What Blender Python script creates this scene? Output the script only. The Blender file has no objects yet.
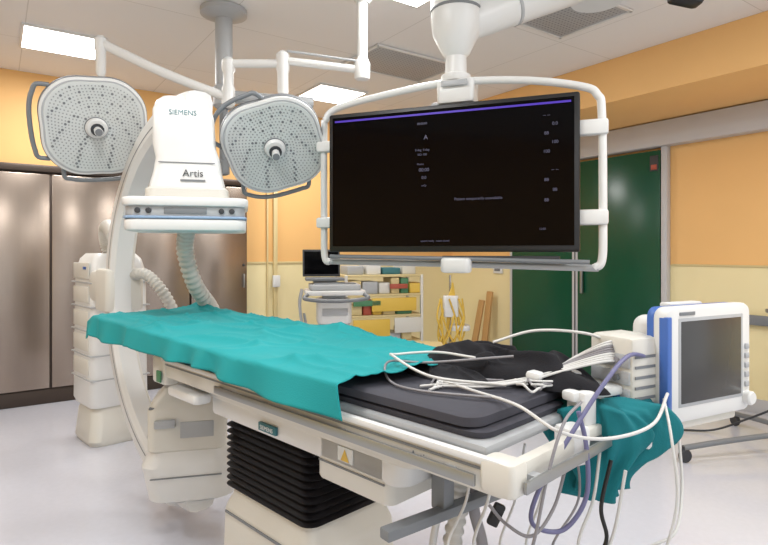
import bpy, bmesh, math, random
from mathutils import Vector, Matrix, Quaternion, noise
random.seed(4)
R=math.radians
scene=bpy.context.scene
col=scene.collection
# ------------------------------------------------------------ materials
def lin(c):
    o=[]
    for v in c:
        v=v/255.0
        o.append(v/12.92 if v<=0.04045 else ((v+0.055)/1.055)**2.4)
    return (o[0],o[1],o[2],1)
def mat(name,rgb,rough=0.5,metal=0.0,var=0.0,scale=8,bump=0.0,bscale=60,emit=None,es=1.0,spec=None,stretch=None):
    m=bpy.data.materials.new(name); m.use_nodes=True
    nt=m.node_tree; b=nt.nodes['Principled BSDF']
    c=lin(rgb)
    b.inputs['Base Color'].default_value=c
    b.inputs['Roughness'].default_value=rough
    b.inputs['Metallic'].default_value=metal
    if spec is not None: b.inputs['Specular IOR Level'].default_value=spec
    tc=nt.nodes.new('ShaderNodeTexCoord')
    src=tc.outputs['Object']
    if stretch:
        mp=nt.nodes.new('ShaderNodeMapping'); mp.inputs['Scale'].default_value=stretch
        nt.links.new(src,mp.inputs['Vector']); src=mp.outputs['Vector']
    if var>0:
        n=nt.nodes.new('ShaderNodeTexNoise'); n.inputs['Scale'].default_value=scale; n.inputs['Detail'].default_value=4
        r=nt.nodes.new('ShaderNodeMixRGB'); r.blend_type='MIX'
        r.inputs[1].default_value=(c[0]*(1-var),c[1]*(1-var),c[2]*(1-var),1)
        r.inputs[2].default_value=(min(1,c[0]*(1+var)),min(1,c[1]*(1+var)),min(1,c[2]*(1+var)),1)
        nt.links.new(src,n.inputs['Vector']); nt.links.new(n.outputs['Fac'],r.inputs[0])
        nt.links.new(r.outputs[0],b.inputs['Base Color'])
    if bump>0:
        n2=nt.nodes.new('ShaderNodeTexNoise'); n2.inputs['Scale'].default_value=bscale
        bp=nt.nodes.new('ShaderNodeBump'); bp.inputs['Strength'].default_value=bump; bp.inputs['Distance'].default_value=0.01
        nt.links.new(src,n2.inputs['Vector']); nt.links.new(n2.outputs['Fac'],bp.inputs['Height'])
        nt.links.new(bp.outputs[0],b.inputs['Normal'])
    if emit:
        b.inputs['Emission Color'].default_value=lin(emit); b.inputs['Emission Strength'].default_value=es
    return m
def two_tone(name,up,low,zs):
    m=mat(name,up,0.6); nt=m.node_tree; b=nt.nodes['Principled BSDF']
    tc=nt.nodes.new('ShaderNodeTexCoord'); s=nt.nodes.new('ShaderNodeSeparateXYZ')
    g=nt.nodes.new('ShaderNodeMath'); g.operation='GREATER_THAN'; g.inputs[1].default_value=zs
    n=nt.nodes.new('ShaderNodeTexNoise'); n.inputs['Scale'].default_value=1.5
    mr=nt.nodes.new('ShaderNodeMapRange'); mr.inputs[3].default_value=0.93; mr.inputs[4].default_value=1.05
    mx=nt.nodes.new('ShaderNodeMixRGB'); mx.inputs[1].default_value=lin(low); mx.inputs[2].default_value=lin(up)
    ml=nt.nodes.new('ShaderNodeMixRGB'); ml.blend_type='MULTIPLY'; ml.inputs[0].default_value=1
    nt.links.new(tc.outputs['Object'],s.inputs[0]); nt.links.new(s.outputs[2],g.inputs[0]); nt.links.new(g.outputs[0],mx.inputs[0])
    nt.links.new(tc.outputs['Object'],n.inputs['Vector']); nt.links.new(n.outputs['Fac'],mr.inputs[0])
    nt.links.new(mx.outputs[0],ml.inputs[1]); nt.links.new(mr.outputs[0],ml.inputs[2]); nt.links.new(ml.outputs[0],b.inputs['Base Color'])
    return m
def tiled(name,rgb,seam,tile):
    m=mat(name,rgb,.55); nt=m.node_tree; b=nt.nodes['Principled BSDF']
    tc=nt.nodes.new('ShaderNodeTexCoord'); br=nt.nodes.new('ShaderNodeTexBrick')
    br.offset=0; br.inputs['Scale'].default_value=1.0; br.inputs['Brick Width'].default_value=tile; br.inputs['Row Height'].default_value=tile
    br.inputs['Mortar Size'].default_value=.004; br.inputs['Mortar Smooth'].default_value=.3
    br.inputs['Color1'].default_value=lin(rgb); br.inputs['Color2'].default_value=lin([v-3 for v in rgb]); br.inputs['Mortar'].default_value=lin(seam)
    nt.links.new(tc.outputs['Object'],br.inputs['Vector']); nt.links.new(br.outputs['Color'],b.inputs['Base Color'])
    return m
M={}
M['wall']=two_tone('wall_paint',(234,186,120),(234,220,172),1.32)
M['orange']=mat('orange_paint',(236,188,122),0.6,var=0.04,scale=2)
M['ceil']=tiled('ceiling_panels',(230,229,228),(202,201,198),1.2)
M['floor']=mat('vinyl_floor',(198,200,210),0.14,var=0.05,scale=30)
M['steel']=mat('brushed_steel_door',(156,143,132),0.26,0.9,var=0.10,scale=3,stretch=(6,6,0.5))
M['steeldark']=mat('dark_steel_trim',(72,62,56),0.4,0.6)
M['green']=mat('green_door',(6,74,50),0.25,var=0.08,scale=3)
M['greytrim']=mat('grey_trim',(190,190,192),0.45)
M['white']=mat('white_enamel',(218,219,218),0.35,var=0.015,scale=5)
M['cream']=mat('cream_plastic',(210,208,200),0.4,var=0.02,scale=5)
M['lgrey']=mat('light_grey_plastic',(170,173,176),0.4)
M['mgrey']=mat('mid_grey_plastic',(118,122,126),0.45)
M['dgrey']=mat('dark_grey_plastic',(50,52,56),0.5)
M['black']=mat('black_plastic',(12,12,14),0.4)
M['rubber']=mat('bellows_rubber',(22,20,24),0.5)
M['teal']=mat('teal_drape_fabric',(14,144,148),0.85,var=0.06,scale=5,bump=0.15,bscale=250)
M['teal2']=mat('teal_cloth_fabric',(10,112,120),0.9,var=0.12,scale=8,bump=0.15,bscale=250)
M['blackcloth']=mat('black_fabric',(20,20,26),0.95,bump=0.2,bscale=200)
M['pad']=mat('mattress_vinyl',(66,66,74),0.68,var=0.06,scale=6,spec=.3)
M['chrome']=mat('chrome',(200,200,200),0.25,1.0)
M['alu']=mat('aluminium',(160,162,162),0.35,0.8)
M['blue']=mat('blue_trim',(64,104,178),0.4)
M['ltblue']=mat('pale_blue_trim',(140,166,196),0.4)
M['led']=mat('lamp_led',(150,155,155),0.3)
M['lampface']=mat('lamp_lens_face',(206,210,209),0.22)
M['screen']=mat('screen_glass',(3,3,5),0.10,spec=.12)
M['scrgrey']=mat('monitor_glass_off',(60,60,60),0.25)
M['purple']=mat('screen_purple_bar',(50,30,120),0.4,emit=(70,40,180),es=.5)
M['scrtxt']=mat('screen_text',(60,60,80),0.4,emit=(110,110,135),es=0.25)
M['panel']=mat('light_diffuser',(255,255,255),0.4,emit=(255,254,250),es=5.0)
M['cabw']=mat('cable_white',(204,204,202),0.45)
M['cabb']=mat('cable_blue_grey',(104,104,140),0.45)
M['cabg']=mat('cable_grey',(134,132,136),0.45)
M['hose']=mat('corrugated_hose',(194,192,186),0.5)
M['yellow']=mat('yellow_plastic',(218,182,74),0.45)
M['red']=mat('red_plastic',(166,76,56),0.45)
M['gplas']=mat('green_plastic',(70,126,88),0.45)
M['wood']=mat('wood_board',(186,146,92),0.6,var=0.15,scale=6,stretch=(8,8,0.6))
M['paper']=mat('paper_label',(220,224,224),0.5)
M['tan']=mat('beige_plastic',(208,190,140),0.5)
M['teallab']=mat('teal_label',(50,110,120),0.5)
# ------------------------------------------------------------ helpers
MW={}
def root(name,loc=(0,0,0),rz=0.0):
    e=bpy.data.objects.new(name,None); col.objects.link(e); e.location=loc
    e.empty_display_size=0.1
    e.rotation_euler=(0,0,rz); mw=Matrix.Translation(Vector(loc))@Matrix.Rotation(rz,4,'Z')
    MW[e.name]=mw.inverted()
    return e
def L(rt,p): return MW[rt.name]@Vector(p)
def add(name,verts,faces,m,parent=None,smooth=40,loc=(0,0,0),rot=(0,0,0)):
    me=bpy.data.meshes.new(name); me.from_pydata([tuple(v) for v in verts],[],faces); me.validate(); me.update()
    bm=bmesh.new(); bm.from_mesh(me); bmesh.ops.recalc_face_normals(bm,faces=bm.faces); bm.to_mesh(me); bm.free()
    o=bpy.data.objects.new(name,me); col.objects.link(o); me.materials.append(M[m] if isinstance(m,str) else m)
    if smooth:
        me.polygons.foreach_set('use_smooth',[True]*len(me.polygons)); me.set_sharp_from_angle(angle=R(smooth))
    o.location=loc; o.rotation_euler=rot
    if parent: o.parent=parent
    return o
def box(name,c,s,m,parent=None,bev=0.006,rot=(0,0,0),seg=2):
    bm=bmesh.new(); bmesh.ops.create_cube(bm,size=1)
    for v in bm.verts: v.co=Vector((v.co.x*s[0],v.co.y*s[1],v.co.z*s[2]))
    b=min(bev,min(s)*0.45)
    if b>0: bmesh.ops.bevel(bm,geom=list(bm.edges),offset=b,segments=seg,affect='EDGES',profile=0.5)
    me=bpy.data.meshes.new(name); bm.to_mesh(me); bm.free()
    me.polygons.foreach_set('use_smooth',[True]*len(me.polygons)); me.set_sharp_from_angle(angle=R(35))
    o=bpy.data.objects.new(name,me); col.objects.link(o); me.materials.append(M[m]); o.location=c; o.rotation_euler=rot
    if parent: o.parent=parent
    return o
def catmull(pts,n):
    P=[Vector(p) for p in pts]
    if len(P)==2: return [P[0].lerp(P[1],i/n) for i in range(n+1)]
    Q=[P[0]*2-P[1]]+P+[P[-1]*2-P[-2]]; out=[]
    for i in range(1,len(Q)-2):
        a,b,c,d=Q[i-1:i+3]
        for k in range(n):
            t=k/n; out.append(0.5*((2*b)+(c-a)*t+(2*a-5*b+4*c-d)*t*t+(3*b-a-3*c+d)*t**3))
    out.append(P[-1]); return out
def tube_data(pts,r,n=8,seg=10,ribs=0.0,freq=2,rend=None,straight=False):
    S=[Vector(p) for p in pts] if straight else catmull(pts,n)
    vs=[];fs=[]; N=None
    for i,p in enumerate(S):
        t=(S[min(i+1,len(S)-1)]-S[max(i-1,0)])
        if t.length<1e-9: t=Vector((0,0,1))
        t.normalize()
        if N is None:
            N=t.orthogonal().normalized()
        else:
            N=(N-t*N.dot(t));
            if N.length<1e-6: N=t.orthogonal()
            N.normalize()
        B=t.cross(N); rr=r
        if rend is not None: rr=r+(rend-r)*i/(len(S)-1)
        if ribs: rr=r+ (ribs if (i//freq)%2 else -ribs)
        for k in range(seg):
            a=2*math.pi*k/seg; vs.append(p+N*math.cos(a)*rr+B*math.sin(a)*rr)
    for i in range(len(S)-1):
        for k in range(seg):
            k2=(k+1)%seg; fs.append((i*seg+k,i*seg+k2,(i+1)*seg+k2,(i+1)*seg+k))
    fs.append(tuple(range(seg))[::-1]); b=(len(S)-1)*seg; fs.append(tuple(b+k for k in range(seg)))
    return vs,fs
def tube(name,pts,r,m,parent=None,**k):
    v,f=tube_data(pts,r,**k); return add(name,v,f,m,parent,smooth=50)
def lathe(name,prof,m,parent=None,seg=28,loc=(0,0,0),rot=(0,0,0)):
    vs=[];fs=[]
    for r,z in prof:
        for k in range(seg):
            a=2*math.pi*k/seg; vs.append((max(r,1e-4)*math.cos(a),max(r,1e-4)*math.sin(a),z))
    for i in range(len(prof)-1):
        for k in range(seg):
            k2=(k+1)%seg; fs.append((i*seg+k,i*seg+k2,(i+1)*seg+k2,(i+1)*seg+k))
    fs.append(tuple(range(seg))[::-1]); b=(len(prof)-1)*seg; fs.append(tuple(b+k for k in range(seg)))
    return add(name,vs,fs,m,parent,smooth=35,loc=loc,rot=rot)
def rr_pts(cx,cy,hx,hy,r,n=5):
    r=min(r,hx*0.98,hy*0.98); out=[]
    for (sx,sy,a0) in ((1,1,0),(-1,1,90),(-1,-1,180),(1,-1,270)):
        for i in range(n+1):
            a=R(a0+90*i/n); out.append((cx+sx*(hx-r)+r*math.cos(a),cy+sy*(hy-r)+r*math.sin(a)))
    return out
def loft(name,secs,m,parent=None,loc=(0,0,0),rot=(0,0,0),smooth=35):
    vs=[];fs=[];n=None
    for (z,cx,cy,hx,hy,r) in secs:
        p=rr_pts(cx,cy,hx,hy,r); n=len(p); vs+=[(x,y,z) for x,y in p]
    for i in range(len(secs)-1):
        for k in range(n):
            k2=(k+1)%n; fs.append((i*n+k,i*n+k2,(i+1)*n+k2,(i+1)*n+k))
    fs.append(tuple(range(n))[::-1]); b=(len(secs)-1)*n; fs.append(tuple(b+k for k in range(n)))
    return add(name,vs,fs,m,parent,smooth=smooth,loc=loc,rot=rot)
def slab(name,z0,z1,cx,cy,hx,hy,r,m,parent=None,b=0.012,loc=(0,0,0),rot=(0,0,0)):
    return loft(name,[(z0,cx,cy,hx-b,hy-b,r),(z0+b*0.3,cx,cy,hx-b*0.3,hy-b*0.3,r),(z0+b,cx,cy,hx,hy,r),(z1-b,cx,cy,hx,hy,r),(z1-b*0.3,cx,cy,hx-b*0.3,hy-b*0.3,r),(z1,cx,cy,hx-b,hy-b,r)],m,parent,loc,rot)
def text(name,s,size,m,parent,loc,rot,align='CENTER'):
    cu=bpy.data.curves.new(name,'FONT'); cu.body=s; cu.size=size; cu.align_x=align; cu.extrude=0.0005
    o=bpy.data.objects.new(name,cu); col.objects.link(o); cu.materials.append(M[m]); o.parent=parent; o.location=loc; o.rotation_euler=rot
    return o
def multi(name,items,m,parent,smooth=40,loc=(0,0,0),rot=(0,0,0)):
    vs=[];fs=[]
    for v,f in items:
        b=len(vs); vs+=list(v); fs+=[tuple(i+b for i in q) for q in f]
    return add(name,vs,fs,m,parent,smooth=smooth,loc=loc,rot=rot)

# ------------------------------------------------------------ room shell
A=math.atan2(.571,.82)   # room rotation in plan
BW=6.306; RW=5.633; CZ=3.16; LW=-3.0; FW=-3.0
def rm(x,y,z=0):
    c,s=math.cos(A),math.sin(A); return (x*c-y*s,x*s+y*c,z)
def rbox(name,x0,x1,y0,y1,z0,z1,m,bev=0.0,parent=None):
    o=box(name,(0,0,0),(x1-x0,y1-y0,z1-z0),m,None,bev)
    for v in o.data.vertices: v.co.z+=(z0+z1)/2
    o.location=rm((x0+x1)/2,(y0+y1)/2,0); o.rotation_euler=(0,0,A)
    return o
rbox('floor',LW,RW+.15,FW,BW+.15,-.1,0,'floor')
rbox('ceiling',LW,RW+.15,FW,BW+.15,CZ,CZ+.1,'ceil')
rbox('wall_back',LW,RW,BW,BW+.15,0,CZ,'wall')
rbox('wall_right',RW,RW+.15,FW,BW,0,CZ,'wall')
rbox('wall_left',LW-.15,LW,FW,BW+.15,0,CZ,'wall')
rbox('ceiling_bulkhead',4.49,RW-.002,FW,BW-.002,2.78,CZ-.002,'orange')
rbox('baseboard_back',2.43,RW-.03,BW-.015,BW-.001,0.0,.11,'greytrim',0.003)
rbox('baseboard_right',RW-.015,RW-.001,FW,2.99,0.0,.13,'greytrim',0.003)
rbox('trim_1',2.43,RW-.02,BW-.012,BW-.001,1.31,1.335,'tan',0.003)
rbox('trim_2',RW-.012,RW-.001,FW,2.99,1.31,1.33,'tan',0.003)
rbox('trim_3',RW-.14,RW-.001,FW+.3,5.6,2.52,2.77,'greytrim',0.012)
hr=root('wall_handrail',rm(RW-.05,1.4,.84),A)
box('rail_bar',(0,0,0),(.03,2.9,.09),'mgrey',hr,.01)
for yy in (-1.3,0,1.3): box('bracket',(.025,yy,0),(.05,.05,.05),'greytrim',hr,.004)
def ceil_panel(name,X,Y,s=.6,em='panel'):
    r=root(name,(X,Y,CZ-.001),A)
    box('diffuser',(0,0,-.008),(s-.04,s-.04,.012),em,r,.0)
    for sx in(-1,1):
        box('frame_side',(sx*(s/2-.01),0,-.009),(.02,s,.016),'white',r,.002)
        box('frame_end',(0,sx*(s/2-.01),-.009),(s-.04,.02,.016),'white',r,.002)
LP=((-2.62,4.56),(-.57,6.05),(.16,3.5),(-.9,1.6),(1.9,1.3),(-3.4,2.2),(.3,-.8),(3.0,2.2))  # visible panels first, then panels added out of view as extra light sources
for (X,Y) in LP:
    ceil_panel('ceiling_light_panel',X,Y,.58)
def vent(X,Y,sx,sy):
    r=root('ceiling_air_vent',(X,Y,CZ-.001),A)
    box('plate',(0,0,-.006),(sx,sy,.01),'lgrey',r,.002)
    items=[]
    nx=int(sx/.035); ny=int(sy/.035)
    for i in range(nx):
        for j in range(ny):
            x=-sx/2+.05+i*(sx-.1)/(nx-1); y=-sy/2+.05+j*(sy-.1)/(ny-1); a=.006
            items.append(([(x-a,y-a,-.0125),(x+a,y-a,-.0125),(x+a,y+a,-.0125),(x-a,y+a,-.0125)],[(0,1,2,3)]))
    multi('perforations',items,'mgrey',r,0)
    for s2 in(-1,1):
        box('frame_side',(s2*(sx/2),0,-.01),(.025,sy+.02,.016),'white',r,.002)
        box('frame_end',(0,s2*(sy/2),-.01),(sx+.02,.025,.016),'white',r,.002)
vent(1.22,3.95,.85,.6); vent(.15,5.1,.9,.6)
cab=root('stainless_wall_cabinet',rm(0,BW,0),A)
edges=[-2.6,-1.9,-1.2,-.36,.446,1.10,1.76,2.41]
box('carcass',((-2.6+2.41)/2,-.03,1.14),(5.01,.058,2.28),'steeldark',cab,.003)
for i in range(len(edges)-1):
    a,b=edges[i],edges[i+1]
    box('door_panel',((a+b)/2,-.072,1.17),(b-a-.02,.025,2.04),'steel',cab,.004,rot=(0,0,R((-.6,.5,-.4,.7,-.5,.6,-.3)[i])))
    hx=b-.05 if i%2==0 else a+.05
    box('handle',(hx,-.1,1.12),(.015,.03,.16),'alu',cab,.004)
    box('lock',(hx,-.09,1.3),(.02,.01,.03),'dgrey',cab,.002)
box('plinth',((-2.6+2.41)/2,-.065,.07),(5.0,.01,.13),'steeldark',cab,.002)
box('top_trim',((-2.6+2.41)/2,-.075,2.24),(5.03,.04,.06),'steeldark',cab,.004)
cd=root('wall_trunking',rm(2.78,BW-.02,0),A)
box('duct',(0,0,1.15),(.05,.035,2.1),'tan',cd,.004)
box('duct_thin',(-.1,0,1.15),(.02,.02,2.1),'tan',cd,.004)
box('outlet_box',(0,-.03,1.1),(.09,.04,.14),'white',cd,.006)
dr=root('door_1',rm(RW,0,0),A)
box('leaf_far',(-.035,4.60,1.25),(.05,.93,2.48),'green',dr,.004)
box('leaf_near',(-.05,3.56,1.25),(.05,.98,2.48),'green',dr,.004)
box('seal_strip',(-.055,4.09,1.25),(.04,.075,2.48),'greytrim',dr,.004)
box('seal_gap',(-.078,4.085,1.25),(.006,.012,2.48),'dgrey',dr,.0)
box('jamb_near',(-.04,3.03,1.27),(.075,.06,2.52),'greytrim',dr,.006)
box('jamb_far',(-.03,5.09,1.27),(.055,.04,2.52),'greytrim',dr,.006)
box('handle_bar',(-.10,3.98,1.15),(.03,.03,.35),'alu',dr,.008)
box('door_sign',(-.08,3.13,2.36),(.006,.09,.16),'dgrey',dr,.002)
box('door_sign_red',(-.084,3.13,2.32),(.004,.06,.05),'red',dr,.001)
sw=root('wall_socket_unit',rm(RW-.02,5.35,1.22),A)
box('plate',(0,0,0),(.03,.16,.12),'white',sw,.006); box('socket',(-.018,0,0),(.01,.1,.06),'mgrey',sw,.003)

# ------------------------------------------------------------ operating table
T=root('operating_table',(.242,1.28,0),R(135))   # local x = toward head, local -y = far side
box('tabletop',(1.31,-.31,.975),(2.56,.56,.03),'lgrey',T,.012)
for yy,nm in ((-.005,'near'),(-.615,'far')):
    sg=1 if nm=='near' else -1
    box('side_channel_'+nm,(.84,yy,.935),(1.76,.035,.075),'cream',T,.008)
    box('side_channel_lip_'+nm,(.84,yy+sg*.016,.975),(1.76,.022,.018),'white',T,.004)
    box('channel_groove_'+nm,(.84,yy+sg*.0185,.955),(1.7,.004,.006),'mgrey',T,0)
    box('accessory_rail_'+nm,(.62,yy+sg*.035,.93),(1.2,.01,.028),'alu',T,.003)
    for xx in (.1,.5,.9,1.2): box('rail_spacer',(xx,yy+sg*.024,.93),(.03,.02,.02),'lgrey',T,.002)
    slab('channel_end_'+nm,.86,.985,1.75,yy-sg*.01,.07,.035,.02,'cream',T)
box('end_rail',(-.04,-.31,.945),(.035,.62,.05),'cream',T,.008)
box('end_accessory_rail',(-.085,-.31,.93),(.01,.6,.028),'alu',T,.003)
for yy in(-.08,-.54): box('end_spacer',(-.065,yy,.93),(.035,.03,.02),'lgrey',T,.002)
slab('end_corner_near',.905,.985,-.03,-.01,.045,.035,.015,'cream',T)
slab('end_corner_far',.905,.985,-.03,-.61,.045,.035,.015,'cream',T)
box('green_marker',(1.72,.03,.9),(.04,.008,.05),'gplas',T,.002)
slab('side_release_lever',.835,.875,1.50,-.005,.13,.04,.02,'white',T)
slab('slide_carriage',.845,.955,.95,-.31,.66,.25,.04,'cream',T)
slab('carriage_lower',.775,.86,.90,-.30,.56,.23,.05,'white',T)
box('carriage_seam',(.95,-.058,.885),(1.28,.006,.006),'mgrey',T,.0)
slab('control_block',.71,.88,.56,-.22,.17,.15,.03,'cream',T)
box('warning_plate',(.58,-.068,.82),(.07,.003,.045),'paper',T,.0)
add('warning_triangle',[(.60,-.065,.80),(.56,-.065,.80),(.58,-.065,.838)],[(0,1,2)],'yellow',T,0)
box('maker_plate',(1.0,-.062,.81),(.11,.012,.03),'teallab',T,.002)
text('maker_plate_text','SIEMENS',.022,'paper',T,(1.0,-.0545,.802),(R(90),0,R(180)))
text('rail_text','Artis',.03,'mgrey',T,(.2,.017,.925),(R(90),0,R(180)))
box('control_block_seam',(.56,-.068,.775),(.30,.004,.005),'mgrey',T,0)
secs=[]; z=.50; i=0
while z<=.79:
    o=.0 if i%2 else .022
    secs.append((z,1.085,-.30,.27+o,.19+o,.05)); z+=.0135; i+=1
loft('bellows',secs,'rubber',T,smooth=20)
loft('pedestal_base',[(0,1.08,-.30,.29,.21,.05),(.03,1.08,-.30,.31,.23,.06),(.40,1.08,-.30,.30,.22,.06),(.42,1.08,-.30,.295,.215,.06),(.47,1.08,-.30,.27,.20,.06),(.50,1.08,-.30,.26,.19,.05)],'cream',T)
box('base_seam',(1.08,-.077,.40),(.5,.006,.008),'mgrey',T,.0)
loft('base_foot',[(0,.95,-.3,.62,.27,.08),(.05,.95,-.3,.62,.27,.08),(.075,.95,-.3,.6,.25,.08)],'cream',T)
box('cross_bar',(.28,-.22,.70),(.04,.50,.03),'mgrey',T,.004,rot=(0,0,R(-8)))
box('cross_bar_hanger',(.30,-.2,.79),(.05,.05,.17),'mgrey',T,.006)
loft('mattress_lower',[(.988,.77,-.325,.70,.262,.05),(.992,.77,-.325,.715,.275,.05),(1.008,.77,-.325,.72,.28,.05),(1.012,.77,-.325,.71,.27,.05)],'pad',T)
loft('mattress_upper',[(1.012,.79,-.325,.70,.27,.05),(1.017,.79,-.325,.715,.283,.05),(1.040,.79,-.325,.715,.283,.05),(1.048,.79,-.325,.70,.268,.05)],'pad',T)
loft('mattress_head',[(.99,2.01,-.325,.55,.27,.05),(1.0,2.01,-.325,.56,.28,.05),(1.065,2.01,-.325,.56,.28,.05),(1.072,2.01,-.325,.54,.26,.05)],'pad',T)

# ------------------------------------------------------------ surgical drape
D=root('surgical_drape',(.242,1.28,0),R(135))
vs=[];fs=[]
nu,nv=240,110
def prof(v,x):
    top=1.074+.028*min(1,max(0,(x-1.0)/1.4))
    hang=.085+.014*math.sin(x*3.1+.6)+.006*math.sin(x*9)
    w=.03+.60+.03
    tot=hang+w+.06; d=v*tot
    if d<hang:
        f=d/hang; return (.048+.014*math.sin(x*21+2*math.sin(x*5))*(1-f)+.02*(1-f), top-hang*(1-f)-.004*(1-f), f)
    d2=d-hang
    if d2<w: return (.048-d2,top,1)
    return (.048-w-.01,top-(d2-w),1)
def rdg(p): return max(0,1-abs(noise.noise(Vector(p)))*2.4)
for i in range(nu+1):
    for j in range(nv+1):
        v=j/nv
        x0=.45+.03*v+.03*math.sin(v*9)
        x1=2.60-.04*v
        x=x0+(x1-x0)*i/nu
        y,z,f=prof(v,x)
        n1=noise.noise(Vector((x*1.6,y*3.4,1.3))); n2=noise.noise(Vector((x*7+3,y*10,4.3)))
        ra=rdg((x*1.1+y*1.2,y*4.2-x*1.5,7.7)); rb=rdg((x*2.2-y*3.0,y*2.2+x*1.2,2.1)); rc=rdg((x*1.0,y*7,5.5)); rd_=rdg((x*4.1+y*2,y*3-x,9.3))
        edge=min(1,max(0,(.048-y)/.08)) if f==1 else 0
        z+=(.010*n1+.002*n2+.022*ra**4+.014*rb**5+.013*rc**6+.005*rd_**6)*(.2+.8*edge)
        y+=.003*n2+(.014*rb**3 if f<1 else 0)
        z=max(z,1.056 if edge>.3 and x<1.45 else (1.078 if edge>.3 else z))
        if x>2.52: z-= (x-2.52)*.5
        vs.append((x,y,z))
for i in range(nu):
    for j in range(nv):
        a=i*(nv+1)+j; fs.append((a,a+1,a+nv+2,a+nv+1))
o=add('drape_sheet',vs,fs,'teal',D,smooth=180)
sm=o.modifiers.new('thick','SOLIDIFY'); sm.thickness=.003; sm.offset=1
# ------------------------------------------------------------ black cloth
BC=root('black_cloth',(.242,1.28,0),R(135))
def lump(name,cx,cy,z0,hx,hy,h,m,parent,seed=0,amp=.4,ang=0):
    vs=[];fs=[];n=80
    for i in range(n+1):
        for j in range(n+1):
            u=-1+2*i/n; v=-1+2*j/n
            x=u*math.sqrt(1-v*v/2); y=v*math.sqrt(1-u*u/2); rr=min(1,math.hypot(x,y))
            nz=noise.noise(Vector((x*1.7+seed,y*1.6,seed))); q=noise.noise(Vector((x*2.0-seed,y*1.6+x*.8,seed+5)))
            rd=1/(1+(q*7)**2)
            k=1+.22*noise.noise(Vector((math.atan2(y,x)*1.2,seed,2)))
            z=z0+h*(1-rr**6)*max(.12,.5+amp*nz+.45*rd)
            px,py=x*hx*k,y*hy*k
            vs.append((cx+px*math.cos(ang)-py*math.sin(ang),cy+px*math.sin(ang)+py*math.cos(ang),z))
    for i in range(n):
        for j in range(n):
            a=i*(n+1)+j; fs.append((a,a+1,a+n+2,a+n+1))
    return add(name,vs,fs,m,parent,smooth=180)
lump('crumpled_cloth',.29,-.49,1.049,.33,.13,.095,'blackcloth',BC,3,ang=.03)
lump('crumpled_fold',.42,-.37,1.049,.22,.10,.035,'blackcloth',BC,8,ang=-.35)

# ------------------------------------------------------------ C-arm
C=root('c_arm_xray_machine',(-1.03,2.97,0),R(135))
vs=[];fs=[];n=72
pr=[(.94,-.05),(.94,.05),(.965,.075),(1.04,.075),(1.075,.06),(1.085,.03),(1.085,-.03),(1.075,-.06),(1.04,-.075),(.965,-.075)]
a0,a1=-97,96
for i in range(n+1):
    a=R(a0+(a1-a0)*i/n)
    for r,y in pr: vs.append((r*math.cos(a)+.0,y,1.2+r*math.sin(a)))
k=len(pr)
for i in range(n):
    for j in range(k):
        j2=(j+1)%k; fs.append((i*k+j,i*k+j2,(i+1)*k+j2,(i+1)*k+j))
fs.append(tuple(range(k))); fs.append(tuple(n*k+q for q in range(k))[::-1])
add('c_arc',vs,fs,'white',C)
for sy in(-1,1):
    vs=[];fs=[]
    for i in range(n+1):
        a=R(-85+170*i/n)
        for r in(.988,.996): vs.append((r*math.cos(a),sy*.0762,1.2+r*math.sin(a)))
    for i in range(n): fs.append((i*2,i*2+1,i*2+3,i*2+2))
    add('arc_groove',vs,fs,'mgrey',C)
slab('arc_carriage',1.06,1.34,1.06,-.02,.12,.12,.04,'cream',C,.02)
yaw=R(14-135)
loft('detector_column',[(1.76,0,0,.185,.17,.05),(1.80,0,0,.18,.165,.05),(1.86,0,0.0,.165,.155,.05),(1.93,0,0,.155,.15,.05),(2.0,-.02,0,.15,.15,.05),(2.17,-.025,.0,.145,.15,.05),(2.22,-.03,.01,.125,.14,.05),(2.245,-.03,.01,.10,.12,.05)],'white',C,rot=(0,0,yaw))
loft('detector_neck',[(1.70,0,0,.2,.18,.05),(1.765,0,0,.2,.18,.05),(1.775,0,0,.19,.17,.05)],'cream',C,rot=(0,0,yaw))
slab('detector_tray',1.675,1.72,0,-.01,.30,.23,.07,'white',C,.01,rot=(0,0,yaw))
slab('detector_grey_band',1.625,1.677,0,0,.285,.22,.06,'lgrey',C,.006,rot=(0,0,yaw))
slab('detector_blue_edge',1.614,1.627,0,0,.294,.229,.06,'ltblue',C,.004,rot=(0,0,yaw))
slab('detector_plate',1.555,1.614,0,0,.29,.225,.06,'white',C,.012,rot=(0,0,yaw))
def yl(x,y,z):
    c,s=math.cos(yaw),math.sin(yaw); return (x*c-y*s,x*s+y*c,z)
for x in (-.22,-.17,.17,.22): lathe('detector_button',[(.0,0),(.014,0),(.014,.008),(.0,.01)],'dgrey',C,12,loc=yl(x,-.219,1.652),rot=(R(90),0,yaw))
box('detector_keypad',yl(0,-.222,1.652),(.2,.006,.03),'mgrey',C,.002,rot=(0,0,yaw))
box('column_seam',yl(0,-.155,1.90),(.27,.004,.004),'mgrey',C,0,rot=(0,0,yaw))
text('column_text','SIEMENS',.036,'teallab',C,yl(-.02,-.153,2.14),(R(90),0,yaw))
text('column_text_2','Artis',.05,'dgrey',C,yl(.03,-.166,1.83),(R(86),0,yaw))
box('column_label',yl(.03,-.170,1.81),(.12,.004,.008),'mgrey',C,0,rot=(0,0,yaw))
box('arc_head_mount',(.16,0,2.19),(.34,.13,.10),'cream',C,.03)
loft('tube_housing',[(.44,0,0,.17,.15,.05),(.46,0,0,.19,.17,.05),(.66,0,0,.19,.17,.05),(.70,0,0,.17,.15,.05),(.74,0,0,.13,.12,.04),(.76,0,0,.12,.11,.04)],'cream',C,rot=(0,0,yaw))
box('tube_band',(0,0,.67),(.36,.32,.012),'mgrey',C,.01,rot=(0,0,yaw))
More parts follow.
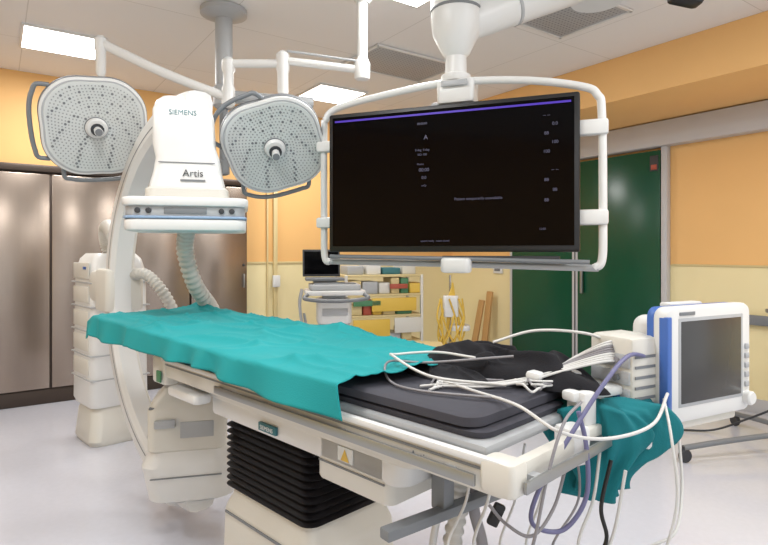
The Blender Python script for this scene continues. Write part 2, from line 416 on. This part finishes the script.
loft('tube_base',[(.17,0.02,0.03,.16,.14,.09),(.20,0.02,.02,.21,.18,.09),(.38,.0,0,.22,.19,.09),(.43,0,0,.20,.17,.09),(.45,0,0,.18,.16,.07)],'white',C,rot=(0,0,yaw))
box('collimator_grip',yl(-.1,-.19,.6),(.1,.03,.04),'lgrey',C,.008,rot=(0,0,yaw))
box('tube_vent',yl(.05,-.173,.56),(.16,.006,.08),'lgrey',C,.002,rot=(0,0,yaw))
box('tube_base_seam',yl(.0,-.186,.33),(.34,.006,.006),'mgrey',C,.001,rot=(0,0,yaw))
slab('arc_foot',.11,.30,.18,0,.17,.10,.05,'white',C,.03)
sx,sy=1.80,-.22
loft('stand_base',[(0,sx,sy,.20,.19,.08),(.04,sx,sy,.22,.21,.08),(.25,sx,sy,.20,.19,.08),(.30,sx,sy,.18,.17,.08)],'cream',C)
loft('stand_body',[(.29,sx,sy,.21,.20,.06),(.33,sx,sy,.225,.215,.06),(1.30,sx,sy,.215,.205,.06),(1.40,sx,sy,.19,.18,.06),(1.44,sx,sy,.15,.15,.06)],'white',C)
for zz in (.5,.68,.86,1.04,1.22):
    box('stand_rib',(sx,sy,zz),(.456,.436,.010),'lgrey',C,.02)
    box('stand_panel_lip',(sx,sy+.212,zz+.09),(.34,.012,.12),'cream',C,.006)
box('stand_arm',(1.38,-.10,1.2),(.6,.18,.24),'cream',C,.05)
box('stand_blue_tag',(sx-.1,sy+.22,1.33),(.06,.006,.02),'blue',C,.001)
tube('hose_upper',[(1.78,-.24,1.38),(1.80,-.20,1.52),(1.70,-.16,1.62),(1.52,-.12,1.63),(1.25,-.06,1.56)],.055,'hose',C,n=26,seg=14,ribs=.004,freq=2)
tube('hose_lower',[yl(-.03,.2,1.60),yl(-.05,.28,1.45),yl(-.0,.36,1.25),yl(.08,.5,1.10),yl(.12,.6,.95)],.045,'hose',C,n=26,seg=14,ribs=.004,freq=2)
tube('hose_side',[(.98,-.06,1.30),(.86,-.12,1.30),(.78,-.2,1.18),(.80,-.3,1.0)],.035,'hose',C,n=26,seg=14,ribs=.003,freq=2)

# ------------------------------------------------------------ display on boom
my=math.atan2(-.47,1.234)
B=root('ceiling_mounted_display_monitor',(.334,2.995,0),my)
slab('monitor_housing',-.03,.045,0,0,.675,.39,.012,'black',B,.006,loc=(0,0,1.84),rot=(R(90),0,0))
box('screen_glass',(0,-.047,1.845),(1.30,.006,.725),'screen',B,.0)
box('screen_top_bar',(0.0,-.0515,2.185),(1.27,.002,.010),'purple',B,0)
text('screen_text_center','A',.034,'scrtxt',B,(-.10,-.052,2.05),(R(90),0,0))
for (x,z,s,t) in ((-.12,2.13,.016,'00:00:00'),(-.12,1.99,.016,'0 deg  0 deg'),(-.12,1.965,.016,'SID 100'),(-.11,1.88,.026,'00:00'),(-.11,1.84,.022,'0.0'),(-.11,1.80,.014,'mGy'),(.18,1.72,.02,'Patient temporarily unavailable'),(-.05,1.505,.014,'system ready - exam closed'),(.5,1.56,.014,'12:00'),(-.13,1.915,.014,'Fluoro')):
    text('screen_text',t,s,'scrtxt',B,(x,-.0515,z),(R(90),0,0))
for i in range(9):
    text('screen_readout',random.choice(['88','-- --','0.0','100','45']),.022,'scrtxt',B,(.52+.04*(i%2),-.0515,2.12-.045*i if i<5 else 1.85-.05*(i-5)),(R(90),0,0))
fr=[(-.70,0,1.39),(-.735,0,1.42),(-.74,0,1.6),(-.74,0,2.15),(-.73,0,2.22),(-.66,0,2.28),(-.4,0,2.325),(0,0,2.36),(.4,0,2.33),(.68,0,2.27),(.755,0,2.22),(.775,0,2.12),(.78,0,1.6),(.775,0,1.41),(.74,0,1.37)]
tube('frame_tube',[(a,.02,c) for a,b,c in fr],.02,'white',B,n=10,seg=12)
tube('frame_bottom_bar',[(-.72,.02,1.395),(0,.02,1.385),(.76,.02,1.37)],.017,'lgrey',B,seg=12)
tube('frame_bottom_bar_2',[(-.68,-.02,1.425),(0,-.02,1.415),(.72,-.02,1.40)],.012,'mgrey',B,seg=12)
box('cable_tray',(.28,.0,1.42),(.6,.05,.02),'dgrey',B,.006)
slab('steering_handle',1.34,1.42,.06,-.03,.08,.04,.03,'white',B,.015)
for zz in (2.06,1.62):
    box('clamp_right',(.73,.01,zz),(.15,.06,.075),'white',B,.012)
    box('clamp_left',(-.72,.01,zz),(.11,.06,.06),'white',B,.012)
box('rear_spine',(0,.09,1.9),(.22,.07,.75),'lgrey',B,.02)
box('rear_crossbar',(0,.06,2.06),(1.4,.04,.06),'lgrey',B,.01)
box('rear_crossbar_2',(0,.06,1.62),(1.4,.04,.06),'lgrey',B,.01)
slab('neck_block',2.24,2.37,.05,.05,.10,.07,.02,'white',B,.015)
lathe('neck',[(.075,2.365),(.08,2.38),(.08,2.40),(.058,2.41),(.056,2.50),(.075,2.52),(.10,2.57),(.125,2.62),(.135,2.70),(.135,2.82),(.11,2.88),(.03,2.90)],'white',B,loc=(.04,.05,0))
box('neck_band',(.05,-.035,2.34),(.14,.01,.03),'lgrey',B,.003)
p1=(.38,3.03,2.66); p2=(1.15,3.20,3.02)
tube('boom_arm',[L(B,p1),L(B,p2)],.095,'white',B,n=4,seg=20,rend=.125)
tube('boom_cover_seam',[L(B,(.70,3.10,2.81)),L(B,(.715,3.103,2.817))],.112,'lgrey',B,n=2,seg=20)
lathe('boom_column',[(.14,2.88),(.15,2.9),(.15,3.1),(.2,3.12),(.2,3.155)],'white',B,loc=L(B,(1.22,3.21,0)))
lathe('neck_collar',[(.137,2.74),(.139,2.745),(.139,2.752),(.137,2.756)],'mgrey',B,loc=(.04,.05,0))

# ------------------------------------------------------------ surgical lamps
def lamp_head(rt,centre,direction,roll,joint,arcs,S=1.0):
    q=Vector(direction).normalized().to_track_quat('-Z','Y')
    q=q@Quaternion((0,0,1),R(roll))
    mw=Matrix.Translation(Vector(centre))@q.to_matrix().to_4x4()
    ml=MW[rt.name]@mw; qe=ml.to_euler(); lc=ml.translation
    def outline(s,n=96):
        out=[]
        for i in range(n):
            a=2*math.pi*i/n
            r=.300*(1+.050*math.cos(4*a)-.008*math.cos(8*a))*S
            out.append((r*s*math.cos(a),r*s*math.sin(a)))
        return out
    def disc(name,secs,m):
        vs=[];fs=[];n=96
        for s,z in secs:
            vs+=[(x,y,z) for x,y in outline(s)]
        for i in range(len(secs)-1):
            for k in range(n):
                k2=(k+1)%n; fs.append((i*n+k,i*n+k2,(i+1)*n+k2,(i+1)*n+k))
        fs.append(tuple(range(n))); b=(len(secs)-1)*n; fs.append(tuple(b+k for k in range(n)))
        return add(name,vs,fs,m,rt,loc=lc,rot=qe)
    disc('lamp_shell',[(.95,-.035),(.99,-.03),(1.0,-.01),(.99,.02),(.93,.05),(.7,.075),(.4,.09),(.1,.095)],'white')
    disc('rim_band',[(1.0,-.016),(1.008,-.014),(1.008,.014),(1.0,.016)],'mgrey')
    disc('lamp_face',[(.92,-.034),(.91,-.038),(.1,-.040)],'lampface')
    disc('face_rim',[(.955,-.033),(.945,-.037),(.925,-.037),(.915,-.033)],'lgrey')
    small=[];big=[]
    for ring in range(11):
        rr=.073+.018*ring; nn=int(2*math.pi*rr/.019)
        for k in range(nn):
            a=2*math.pi*(k+.5*(ring%2))/nn; n=8
            isbig=(k*5+ring*7)%9==0
            d=.0075 if isbig else .0042
            e=rr*(1+.05*math.cos(4*a)*(rr/.25))
            cx,cy=e*math.cos(a),e*math.sin(a)
            v=[(cx+d*math.cos(2*math.pi*t/n),cy+d*math.sin(2*math.pi*t/n),-.0425) for t in range(n)]+[(cx+d*.9*math.cos(2*math.pi*t/n),cy+d*.9*math.sin(2*math.pi*t/n),-.039) for t in range(n)]
            f=[tuple(range(n))]+[(t,(t+1)%n,n+(t+1)%n,n+t) for t in range(n)]
            (big if isbig else small).append((v,f))
    multi('led_lenses',small,'led',rt,40,lc,qe); multi('led_lenses_large',big,'mgrey',rt,40,lc,qe)
    lathe('lamp_hub',[(.06,-.038),(.06,-.055),(.05,-.068),(.02,-.072)],'white',rt,loc=lc,rot=qe)
    lathe('hub_ring',[(.064,-.040),(.064,-.046),(.058,-.047)],'mgrey',rt,loc=lc,rot=qe)
    tube('sterile_handle',[ml@Vector(p) for p in ((0,0,-.06),(0,0,-.10),(0,0,-.15))],.018,'white',rt,n=6,seg=14,rend=.024)
    tube('handle_guard',[ml@Vector(p) for p in ((0,0,-.085),(0,0,-.097))],.036,'dgrey',rt,n=2,seg=14)
    tube('handle_tip',[ml@Vector(p) for p in ((0,0,-.15),(0,0,-.156))],.020,'mgrey',rt,n=2,seg=14)
    for q0,q1 in arcs:
        pts=[]
        for t in range(13):
            a=R(q0+(q1-q0)*t/12); e=.345 if 0<t<12 else .30
            pts.append(ml@Vector((S*e*math.cos(a)*(1+.05*math.cos(4*a)),S*e*math.sin(a)*(1+.05*math.cos(4*a)),-.0)))
        tube('bumper_handle',pts,.013,'mgrey',rt,n=4,seg=10)
    back=ml@Vector((0,0,.09)); jl=L(rt,joint)
    tube('yoke',[back,back.lerp(jl,.3)+Vector((0,.09,.02)),back.lerp(jl,.7)+Vector((0,.07,.0)),jl],.022,'white',rt,n=10,seg=12)
    lathe('yoke_boss',[(.07,.085),(.07,.11),(.05,.13),(.02,.135)],'white',rt,loc=lc,rot=qe)
S=root('surgical_ceiling_lamp',(-.14,3.6,0),0)
def P(x,y,z): return L(S,(x,y,z))
lathe('ceiling_plate',[(.17,3.155),(.17,3.12),(.08,3.10),(.045,3.05)],'white',S)
tube('drop_post',[P(-.14,3.6,3.12),P(-.14,3.6,2.60)],.033,'white',S,n=2,seg=16)
lathe('post_joint',[(.03,2.55),(.048,2.56),(.05,2.58),(.05,2.66),(.04,2.68),(.033,2.70)],'white',S)
tube('arm_1',[P(-.14,3.6,2.62),P(-.64,3.6,2.68)],.026,'white',S,n=2,seg=14)
tube('arm_1_rod',[P(-.16,3.58,2.67),P(-.62,3.58,2.735)],.008,'lgrey',S,n=2,seg=8)
lathe('elbow_1',[(.03,2.46),(.035,2.48),(.035,2.60),(.042,2.62),(.042,2.72),(.02,2.74)],'white',S,loc=P(-.65,3.6,0))
tube('arm_2',[P(-.66,3.6,2.66),P(-.98,3.6,2.66)],.028,'white',S,n=2,seg=14)
lathe('elbow_2',[(.02,2.38),(.042,2.40),(.042,2.50),(.032,2.52),(.032,2.60),(.042,2.62),(.042,2.68),(.02,2.70)],'white',S,loc=P(-1.0,3.6,0))
tube('spring_arm',[P(-1.0,3.6,2.44),P(-1.38,3.56,2.58),P(-1.76,3.5,2.75)],.030,'white',S,n=6,seg=14)
lathe('elbow_3',[(.02,2.55),(.03,2.57),(.03,2.70),(.038,2.72),(.038,2.78),(.02,2.80)],'white',S,loc=P(-1.77,3.5,0))
lamp_head(S,(-1.70,3.30,2.19),(.55,-.80,-.42),38,(-1.77,3.5,2.57),((-82,2),(-168,-98)),1.0)
lamp_head(S,(-.635,3.25,2.07),(.22,-.80,-.60),24,(-.65,3.6,2.48),((-30,50),(-160,-80)),1.0)
pc=root('ceiling_supply_column',(-1.13,3.95,0))
lathe('ceiling_flange',[(.16,3.155),(.16,3.12),(.08,3.09)],'lgrey',pc)
lathe('column',[(.06,3.12),(.06,2.62),(.075,2.6),(.075,2.48),(.05,2.46)],'lgrey',pc)
lathe('lower_tube',[(.03,2.48),(.03,2.10),(.04,2.09),(.04,2.0),(.02,1.99)],'mgrey',pc)
tube('pendant_arm',[(.0,0,2.55),(.6,.2,2.55)],.045,'lgrey',pc,n=3,seg=14)
kc=root('ceiling_camera',(1.36,2.52,0))
lathe('camera_flange',[(.07,3.155),(.07,3.12),(.02,3.11)],'dgrey',kc)
lathe('camera_stem',[(.018,3.12),(.018,2.62)],'dgrey',kc)
box('camera_body',(0.0,0,2.60),(.14,.09,.07),'black',kc,.02,rot=(0,R(12),0))

# ------------------------------------------------------------ patient monitor on table end
PM=root('patient_vital_signs_monitor',(.98,1.76,0),R(27))
def fb(name,x0,x1,y0,y1,z0,z1,m,b=.01): return box(name,((x0+x1)/2,(y0+y1)/2,(z0+z1)/2),(x1-x0,y1-y0,z1-z0),m,PM,b)
slab('front_bezel',0,.05,0,0,.205,.172,.03,'white',PM,.012,loc=(0,0,1.115),rot=(R(90),0,0))
slab('blue_band',-.02,.004,0,0,.203,.170,.03,'blue',PM,.003,loc=(0,0,1.115),rot=(R(90),0,0))
slab('rear_shell',-.12,-.018,.015,-.01,.17,.145,.03,'white',PM,.025,loc=(0,0,1.115),rot=(R(90),0,0))
fb('blue_side_stripe',-.2055,-.185,-.053,-.022,.975,1.26,'blue',.004)
fb('screen',-.145,.15,-.0525,-.046,1.0,1.245,'scrgrey',.003)
fb('screen_frame',-.155,.16,-.0515,-.045,.99,1.255,'lgrey',.003)
for z in (1.02,1.05,1.08,1.11,1.14): fb('key',.168,.188,-.056,-.048,z,z+.018,'lgrey',.003)
fb('bezel_label',-.15,-.08,-.0525,-.049,1.262,1.272,'mgrey',.001)
lathe('rotary_knob',[(.022,0),(.022,.018),(.018,.022),(0,.023)],'white',PM,18,loc=(.178,-.05,.985),rot=(R(90),0,0))
for z in (1.03,1.05,1.07,1.09,1.11,1.13): fb('side_vent',-.160,-.152,.04,.10,z,z+.006,'mgrey',0)
fb('top_handle',-.08,.08,.03,.07,1.275,1.29,'white',.006)
fb('module_rack',-.30,-.16,-.01,.15,1.0,1.20,'cream',.015)
for z in (1.03,1.08,1.13): fb('module_face',-.305,-.29,.0,.14,z-.02,z+.02,'lgrey',.004)
for i,z in enumerate((1.03,1.08,1.13)): lathe('module_socket',[(.010,0),(.010,.012),(.006,.013)],['blue','mgrey','cabg'][i],PM,12,loc=(-.305,.04,z),rot=(0,R(-90),0))
for z in (1.02,1.05,1.08,1.11,1.14): fb('rack_slot',-.29,-.20,-.0125,-.009,z,z+.008,'mgrey',0)
fb('mount_plate',-.20,.16,-.03,.12,.915,.945,'cream',.01)
fb('mount_block',-.34,-.12,-.02,.13,.90,.99,'cream',.02)
fb('mount_block_2',-.30,-.18,-.06,.0,.89,.97,'white',.012)
tube('mount_arm',[L(PM,(.74,1.66,.92)),L(PM,(.62,1.60,.93)),L(PM,(.52,1.50,.935))],.022,'alu',PM,n=5,seg=12)
slab('rail_clamp',.89,.99,0,0,.035,.035,.012,'white',PM,.01,loc=L(PM,(.50,1.49,0)))
fb('bracket_arm',-.50,-.3,.02,.07,1.03,1.06,'white',.01)
fb('bracket_upright',-.48,-.43,.0,.07,.95,1.06,'white',.01)
lathe('clamp_knob',[(.02,0),(.02,.03),(.015,.034),(0,.035)],'black',PM,14,loc=(-.2,-.03,.92),rot=(R(90),0,0))

def bundle(name,prof,m,folds=7,seed=1.0,par=None):
    vs=[];fs=[];n=120
    for i,(z,rx,ry,ox) in enumerate(prof):
        for k in range(n):
            a=2*math.pi*k/n
            w=1+.16*math.sin(folds*a+seed+z*9)+.10*math.sin((folds+4)*a-z*14)+.06*math.sin((folds*2+5)*a+z*20)+.18*noise.noise(Vector((math.cos(a)*2,math.sin(a)*2,z*9+seed)))
            vs.append((ox+rx*w*math.cos(a),ry*w*math.sin(a),z+.012*math.sin(3*a+z*20)))
    for i in range(len(prof)-1):
        for k in range(n):
            k2=(k+1)%n; fs.append((i*n+k,i*n+k2,(i+1)*n+k2,(i+1)*n+k))
    fs.append(tuple(range(n))); b=(len(prof)-1)*n; fs.append(tuple(b+k for k in range(n)))
    return add(name,vs,fs,m,par,smooth=180)
TC=root('teal_cloth_bundle',(.63,1.62,0))
prof_=[]
for i in range(30):
    t=i/29; z=1.02-.27*t
    rx=.135+.03*math.sin(t*6)-.05*max(0,t-.55)*2; ry=.075-.03*max(0,t-.6)*2
    if i==0: rx*=.5; ry*=.5
    if i==29: rx*=.4; ry*=.4
    prof_.append((z,rx,ry,.025*math.sin(t*5)))
bundle('hanging_cloth',prof_,'teal2',6,1.3,TC)

# ------------------------------------------------------------ cables
K=root('monitoring_cables',(.5,1.5,0))
def cab(pts,r,m,nm='cable',n=10): return tube(nm,[L(K,p) for p in pts],r,m,K,n=n,seg=8)
cab([(.78,1.66,1.14),(.68,1.56,1.16),(.58,1.48,1.10),(.47,1.42,.98),(.39,1.42,.84),(.38,1.43,.755),(.46,1.44,.735),(.52,1.44,.82),(.52,1.44,.95),(.50,1.44,1.04)],.006,'cabb','blue_cable')
cab([(.50,1.42,1.07),(.43,1.34,1.04),(.38,1.30,.93),(.34,1.30,.75),(.28,1.32,.60),(.2,1.35,.5)],.004,'cabg')
cab([(.80,1.58,1.05),(.70,1.46,1.0),(.55,1.38,.99),(.42,1.34,1.02),(.34,1.42,1.06),(.26,1.56,1.06),(.18,1.68,1.062)],.0045,'cabw')
cab([(.80,1.60,1.03),(.77,1.50,.95),(.77,1.47,.8),(.73,1.46,.66),(.68,1.46,.55),(.6,1.5,.4)],.004,'cabw')
cab([(.84,1.60,.95),(.83,1.56,.80),(.78,1.50,.70),(.70,1.49,.66),(.66,1.50,.58),(.72,1.50,.5),(.78,1.55,.4)],.004,'cabw')
cab([(.60,1.48,.9),(.57,1.47,.78),(.58,1.46,.7),(.54,1.46,.62),(.50,1.47,.5)],.0055,'black')
cab([(.46,1.42,.9),(.43,1.42,.8),(.37,1.4,.74),(.31,1.42,.76),(.27,1.44,.8)],.0045,'cabg')
cab([(.63,1.46,.88),(.60,1.46,.72),(.56,1.47,.6),(.6,1.49,.48),(.58,1.49,.3)],.0045,'cabw')
for i in range(6):
    x=.15+.07*i; s=random.uniform(-.03,.03)
    cab([(x+.1,1.55,.92),(x+.08+s,1.52,.78),(x+.02,1.5,.66),(x+.05-s,1.5,.55),(x,1.5,.40)],random.choice([.0035,.004,.0045]),random.choice(['cabw','cabg','cabw','black']))
box('cable_connector',L(K,(.29,1.45,.77)),(.03,.02,.06),'black',K,.006,rot=(0,R(25),0))
def tw(t,w,z): return (.242-.707*t+.707*w,1.28+.707*t+.707*w,z)
# bundle of lead wires running side by side from the monitor over the pad
for i in range(9):
    d=.013*(i-4); e=random.uniform(-.02,.02)
    cab([(.74,1.72,1.10+.01*i),(.66,1.66+d*.3,1.13+.006*i),tw(.06,.50+d,1.10+.004*i),tw(.14+e,.42+d,1.075),tw(.22+e,.34+d*1.4,1.062),tw(.30+.03*i*.5,.27+d*1.2,1.058),tw(.34+e*2,.20+d,1.056)],random.choice([.003,.0035,.004]),random.choice(['cabw','cabw','cabg']),'lead_wire')
for i in range(5):
    t=random.uniform(.05,.12); w=random.uniform(.34,.48); pts=[]
    a=random.uniform(0,6.28); rad=random.uniform(.04,.08)
    for k in range(7):
        a+=.95
        pts.append(tw(max(.07,t+rad*1.3*math.cos(a)),min(.56,max(.2,w+rad*math.sin(a))),1.062+.02*random.random()))
    cab(pts,.0035,random.choice(['cabw','cabg']),'coiled_cable',8)
cab([tw(.15,.30,1.07),tw(.34,.20,1.08),tw(.50,.20,1.12),tw(.55,.27,1.11),tw(.45,.35,1.12),tw(.3,.36,1.12)],.0045,'cabw')
cab([tw(.1,.2,1.06),tw(.32,.12,1.056),tw(.46,.14,1.06),tw(.52,.2,1.10),tw(.42,.28,1.10),tw(.2,.42,1.13)],.004,'cabg')
cab([(.72,1.74,1.16),(.62,1.72,1.20),(.48,1.78,1.20),(.35,1.80,1.16)],.0045,'cabw')
for (t,w,r) in ((.07,.5,.3),(.12,.42,1.0)):
    p=tw(t,w,1.085); box('lead_block',L(K,p),(.09,.045,.025),'white',K,.01,rot=(R(8),R(5),r))
U=root('table_side_infusion_hoses',(.22,1.75,0))
tube('hose_bundle',[(0,0,.84),(.02,0,.7),(-.01,0,.5),(0,0,.2),(.02,0,.01)],.028,'hose',U,n=26,seg=12,ribs=.003)
tube('hose_bundle_2',[(.07,0.02,.84),(.06,0,.66),(.09,0,.5),(.07,0,.2),(.08,0,.01)],.018,'cabg',U,n=16,seg=12)
tube('hose_bundle_3',[(-.06,0.02,.84),(-.05,0,.66),(-.07,0,.5),(-.06,0,.2),(-.07,0,.01)],.012,'cabw',U,n=10,seg=10)

# ------------------------------------------------------------ background carts
G=root('ultrasound_trolley',(-.45,5.0,0),R(10))
for a in range(4):
    an=R(45+90*a); x,y=.24*math.cos(an),.24*math.sin(an)
    lathe('wheel',[(.01,-.02),(.05,-.02),(.055,0),(.05,.02),(.01,.02)],'dgrey',G,16,loc=(x,y,.055),rot=(R(90),0,0))
    tube('base_leg',[(0,0,.12),(x,y,.11)],.025,'lgrey',G,n=3,seg=8)
loft('base_body',[(.1,0,0,.2,.2,.05),(.16,0,0,.2,.2,.05),(.24,0,0,.14,.14,.05),(.7,0,0,.1,.1,.04),(.82,0,0,.14,.14,.05)],'cream',G)
slab('body',.82,1.04,0,0,.15,.15,.05,'white',G,.02)
box('body_drawer',(0,-.155,.93),(.22,.01,.06),'lgrey',G,.004)
slab('work_surface',1.08,1.12,0,-.05,.26,.22,.06,'white',G,.01)
box('surface_support',(0,0,1.06),(.2,.2,.05),'lgrey',G,.01)
slab('console',1.12,1.17,0,-.05,.22,.18,.04,'lgrey',G,.01)
box('keyboard',(0,-.08,1.175),(.36,.18,.012),'mgrey',G,.004)
box('laptop_base',(-.08,0.02,1.21),(.34,.24,.025),'mgrey',G,.006)
box('laptop_riser',(-.08,0.02,1.185),(.2,.14,.03),'lgrey',G,.004)
box('laptop_lid',(-.10,.14,1.35),(.34,.018,.25),'dgrey',G,.006,rot=(R(-12),0,0))
box('laptop_screen',(-.10,.128,1.352),(.31,.004,.21),'screen',G,0,rot=(R(-12),0,0))
tube('front_handle',[(-.22,-.22,1.10),(-.26,-.32,1.06),(0,-.35,1.04),(.26,-.32,1.06),(.22,-.22,1.10)],.016,'mgrey',G,seg=10)
for i in range(3): tube('probe',[(-.28,-.1+.08*i,1.12),(-.30,-.1+.08*i,.98),(-.26,-.1+.08*i,.7),(-.20,-.1+.08*i,.5),(-.26,-.08*1+.08*i,.9)],.012,'lgrey',G,seg=8)
H=root('medical_supply_trolley',(-.06,6.05,0),R(20))
for x in(-.42,.42):
    for y in(-.2,.2):
        box('post',(x,y,.66),(.03,.03,1.1),'cream',H,.004)
        lathe('castor',[(.01,-.015),(.045,-.015),(.05,0),(.045,.015),(.01,.015)],'dgrey',H,14,loc=(x,y,.05),rot=(R(90),0,0))
for z in (.2,.5,.78,1.0,1.2): box('shelf',(0,0,z),(.86,.42,.025),'tan',H,.005)
cols=['yellow','white','gplas','tan','lgrey','tan','paper','cream','cream','red']
for z in (.2,.5,.78,1.0):
    x=-.38
    while x<.30:
        w=random.uniform(.10,.2); h=random.uniform(.08,.17)
        slab('storage_bin',z+.014,z+.014+h,x+w/2,-.06,w/2-.006,.13,.015,random.choice(cols),H,.008); x+=w
for x,w,h,m in ((-.3,.18,.09,'lgrey'),(-.1,.16,.13,'white'),(.1,.2,.07,'teallab'),(.3,.16,.15,'cream')):
    slab('box_on_top',1.213,1.213+h,x,0,w/2,.14,.015,m,H,.008)
box('yellow_drawer',(0.1,-.22,.90),(.5,.02,.14),'yellow',H,.006); box('yellow_drawer_2',(-.15,-.22,.66),(.4,.02,.18),'yellow',H,.006)
box('green_drawer',(-.2,-.22,.92),(.3,.02,.06),'gplas',H,.006); box('red_drawer',(.15,-.22,1.09),(.2,.02,.05),'red',H,.006)
box('tan_drawer',(.25,-.225,.68),(.3,.02,.16),'cream',H,.006)
I=root('iv_stand',(.72,6.1,0))
for a in range(5):
    an=R(72*a); x,y=.22*math.cos(an),.22*math.sin(an)
    tube('leg',[(0,0,.11),(x,y,.07)],.012,'chrome',I,n=2,seg=8)
    lathe('castor',[(.01,-.012),(.03,-.012),(.035,0),(.03,.012),(.01,.012)],'dgrey',I,12,loc=(x,y,.035),rot=(R(90),0,0))
tube('pole',[(0,0,.1),(0,0,1.2)],.012,'chrome',I,n=2,seg=10)
slab('pump',.75,.98,0,-.05,.08,.05,.02,'white',I,.01)
for i in range(7):
    a=i*.9; tube('yellow_tubing',[(.12*math.cos(a),-.08+.05*math.sin(a),.95),(.15*math.cos(a+.5),-.1,.75),(.1*math.cos(a+1),-.1,.55),(.16*math.cos(a+1.5),-.1,.4),(.15*math.cos(a),-.06,.6),(.02,-.05,1.0+.02*i)],.010,'yellow',I,n=6,seg=8)
slab('basin',.60,.66,.10,0,.11,.1,.05,'white',I,.01)
Wd=root('leaning_wooden_boards',rm(5.46,5.42,0),A)
box('board',(0,0,.46),(.03,.10,.92),'wood',Wd,.004,rot=(0,R(9),0)); box('board_2',(-.05,.13,.40),(.03,.10,.80),'wood',Wd,.004,rot=(R(3),R(11),0)); box('board_foot',(-.1,.05,.03),(.14,.36,.04),'wood',Wd,.004)
Wb=root('waste_bin',(.36,5.0,0))
loft('bin_body',[(0,0,0,.13,.12,.04),(.02,0,0,.14,.13,.04),(.58,0,0,.16,.15,.05)],'white',Wb); slab('bin_lid',.58,.63,0,0,.17,.16,.05,'tan',Wb,.015)

Q=root('rolling_equipment_stand',(2.98,4.02,0))
for a,ln in ((190,.93),(95,.66),(250,.7),(330,.6),(30,.6)):
    an=R(a); x,y=ln*math.cos(an),ln*math.sin(an)
    tube('leg',[(0,0,.16),(x*.6,y*.6,.13),(x,y,.10)],.020,'mgrey',Q,n=4,seg=10)
    tube('castor_stem',[(x,y,.11),(x,y,.07)],.012,'dgrey',Q,n=2,seg=8)
    lathe('castor',[(.01,-.018),(.04,-.018),(.047,-.008),(.047,.008),(.04,.018),(.01,.018)],'dgrey',Q,16,loc=(x+.01,y,.047),rot=(R(90),0,an))
lathe('hub',[(.06,.12),(.07,.14),(.06,.2),(.03,.22)],'alu',Q)
tube('pole',[(0,0,.2),(0,0,1.3)],.02,'chrome',Q,n=2,seg=12)
tube('cable_on_floor',[(-.1,.1,.3),(-.2,.25,.18),(-.35,.45,.03),(-.6,.5,.012),(-.9,.4,.012)],.008,'dgrey',Q,n=8,seg=8)
slab('tray',1.0,1.03,.05,0,.2,.15,.02,'alu',Q,.006)

# ------------------------------------------------------------ lights
def area(name,loc,sz,en,colr=(1,.993,.98),rot=(0,0,A)):
    l=bpy.data.lights.new(name,'AREA'); l.energy=en; l.size=sz; l.color=colr
    o=bpy.data.objects.new(name,l); col.objects.link(o); o.location=loc; o.rotation_euler=rot; return o
for i,(X,Y) in enumerate(LP):
    area('ceiling_lamp_light',(X,Y,CZ-.03),.55,23)  # area light under each panel, including those added out of view
w=bpy.data.worlds.new('World'); scene.world=w; w.use_nodes=True
w.node_tree.nodes['Background'].inputs[0].default_value=(.97,.98,1,1); w.node_tree.nodes['Background'].inputs[1].default_value=.95
# ------------------------------------------------------------ camera
cd_=bpy.data.cameras.new('camera'); cam=bpy.data.objects.new('camera',cd_); col.objects.link(cam)
cam.location=(0,0,1.45); cam.rotation_euler=(R(90),0,0)
cd_.sensor_width=36; cd_.lens=560/768*36; cd_.shift_y=-20.5/768; cd_.clip_start=.05
scene.camera=cam
scene.view_settings.view_transform='Standard'
scene.view_settings.look='None'
scene.view_settings.exposure=0.4
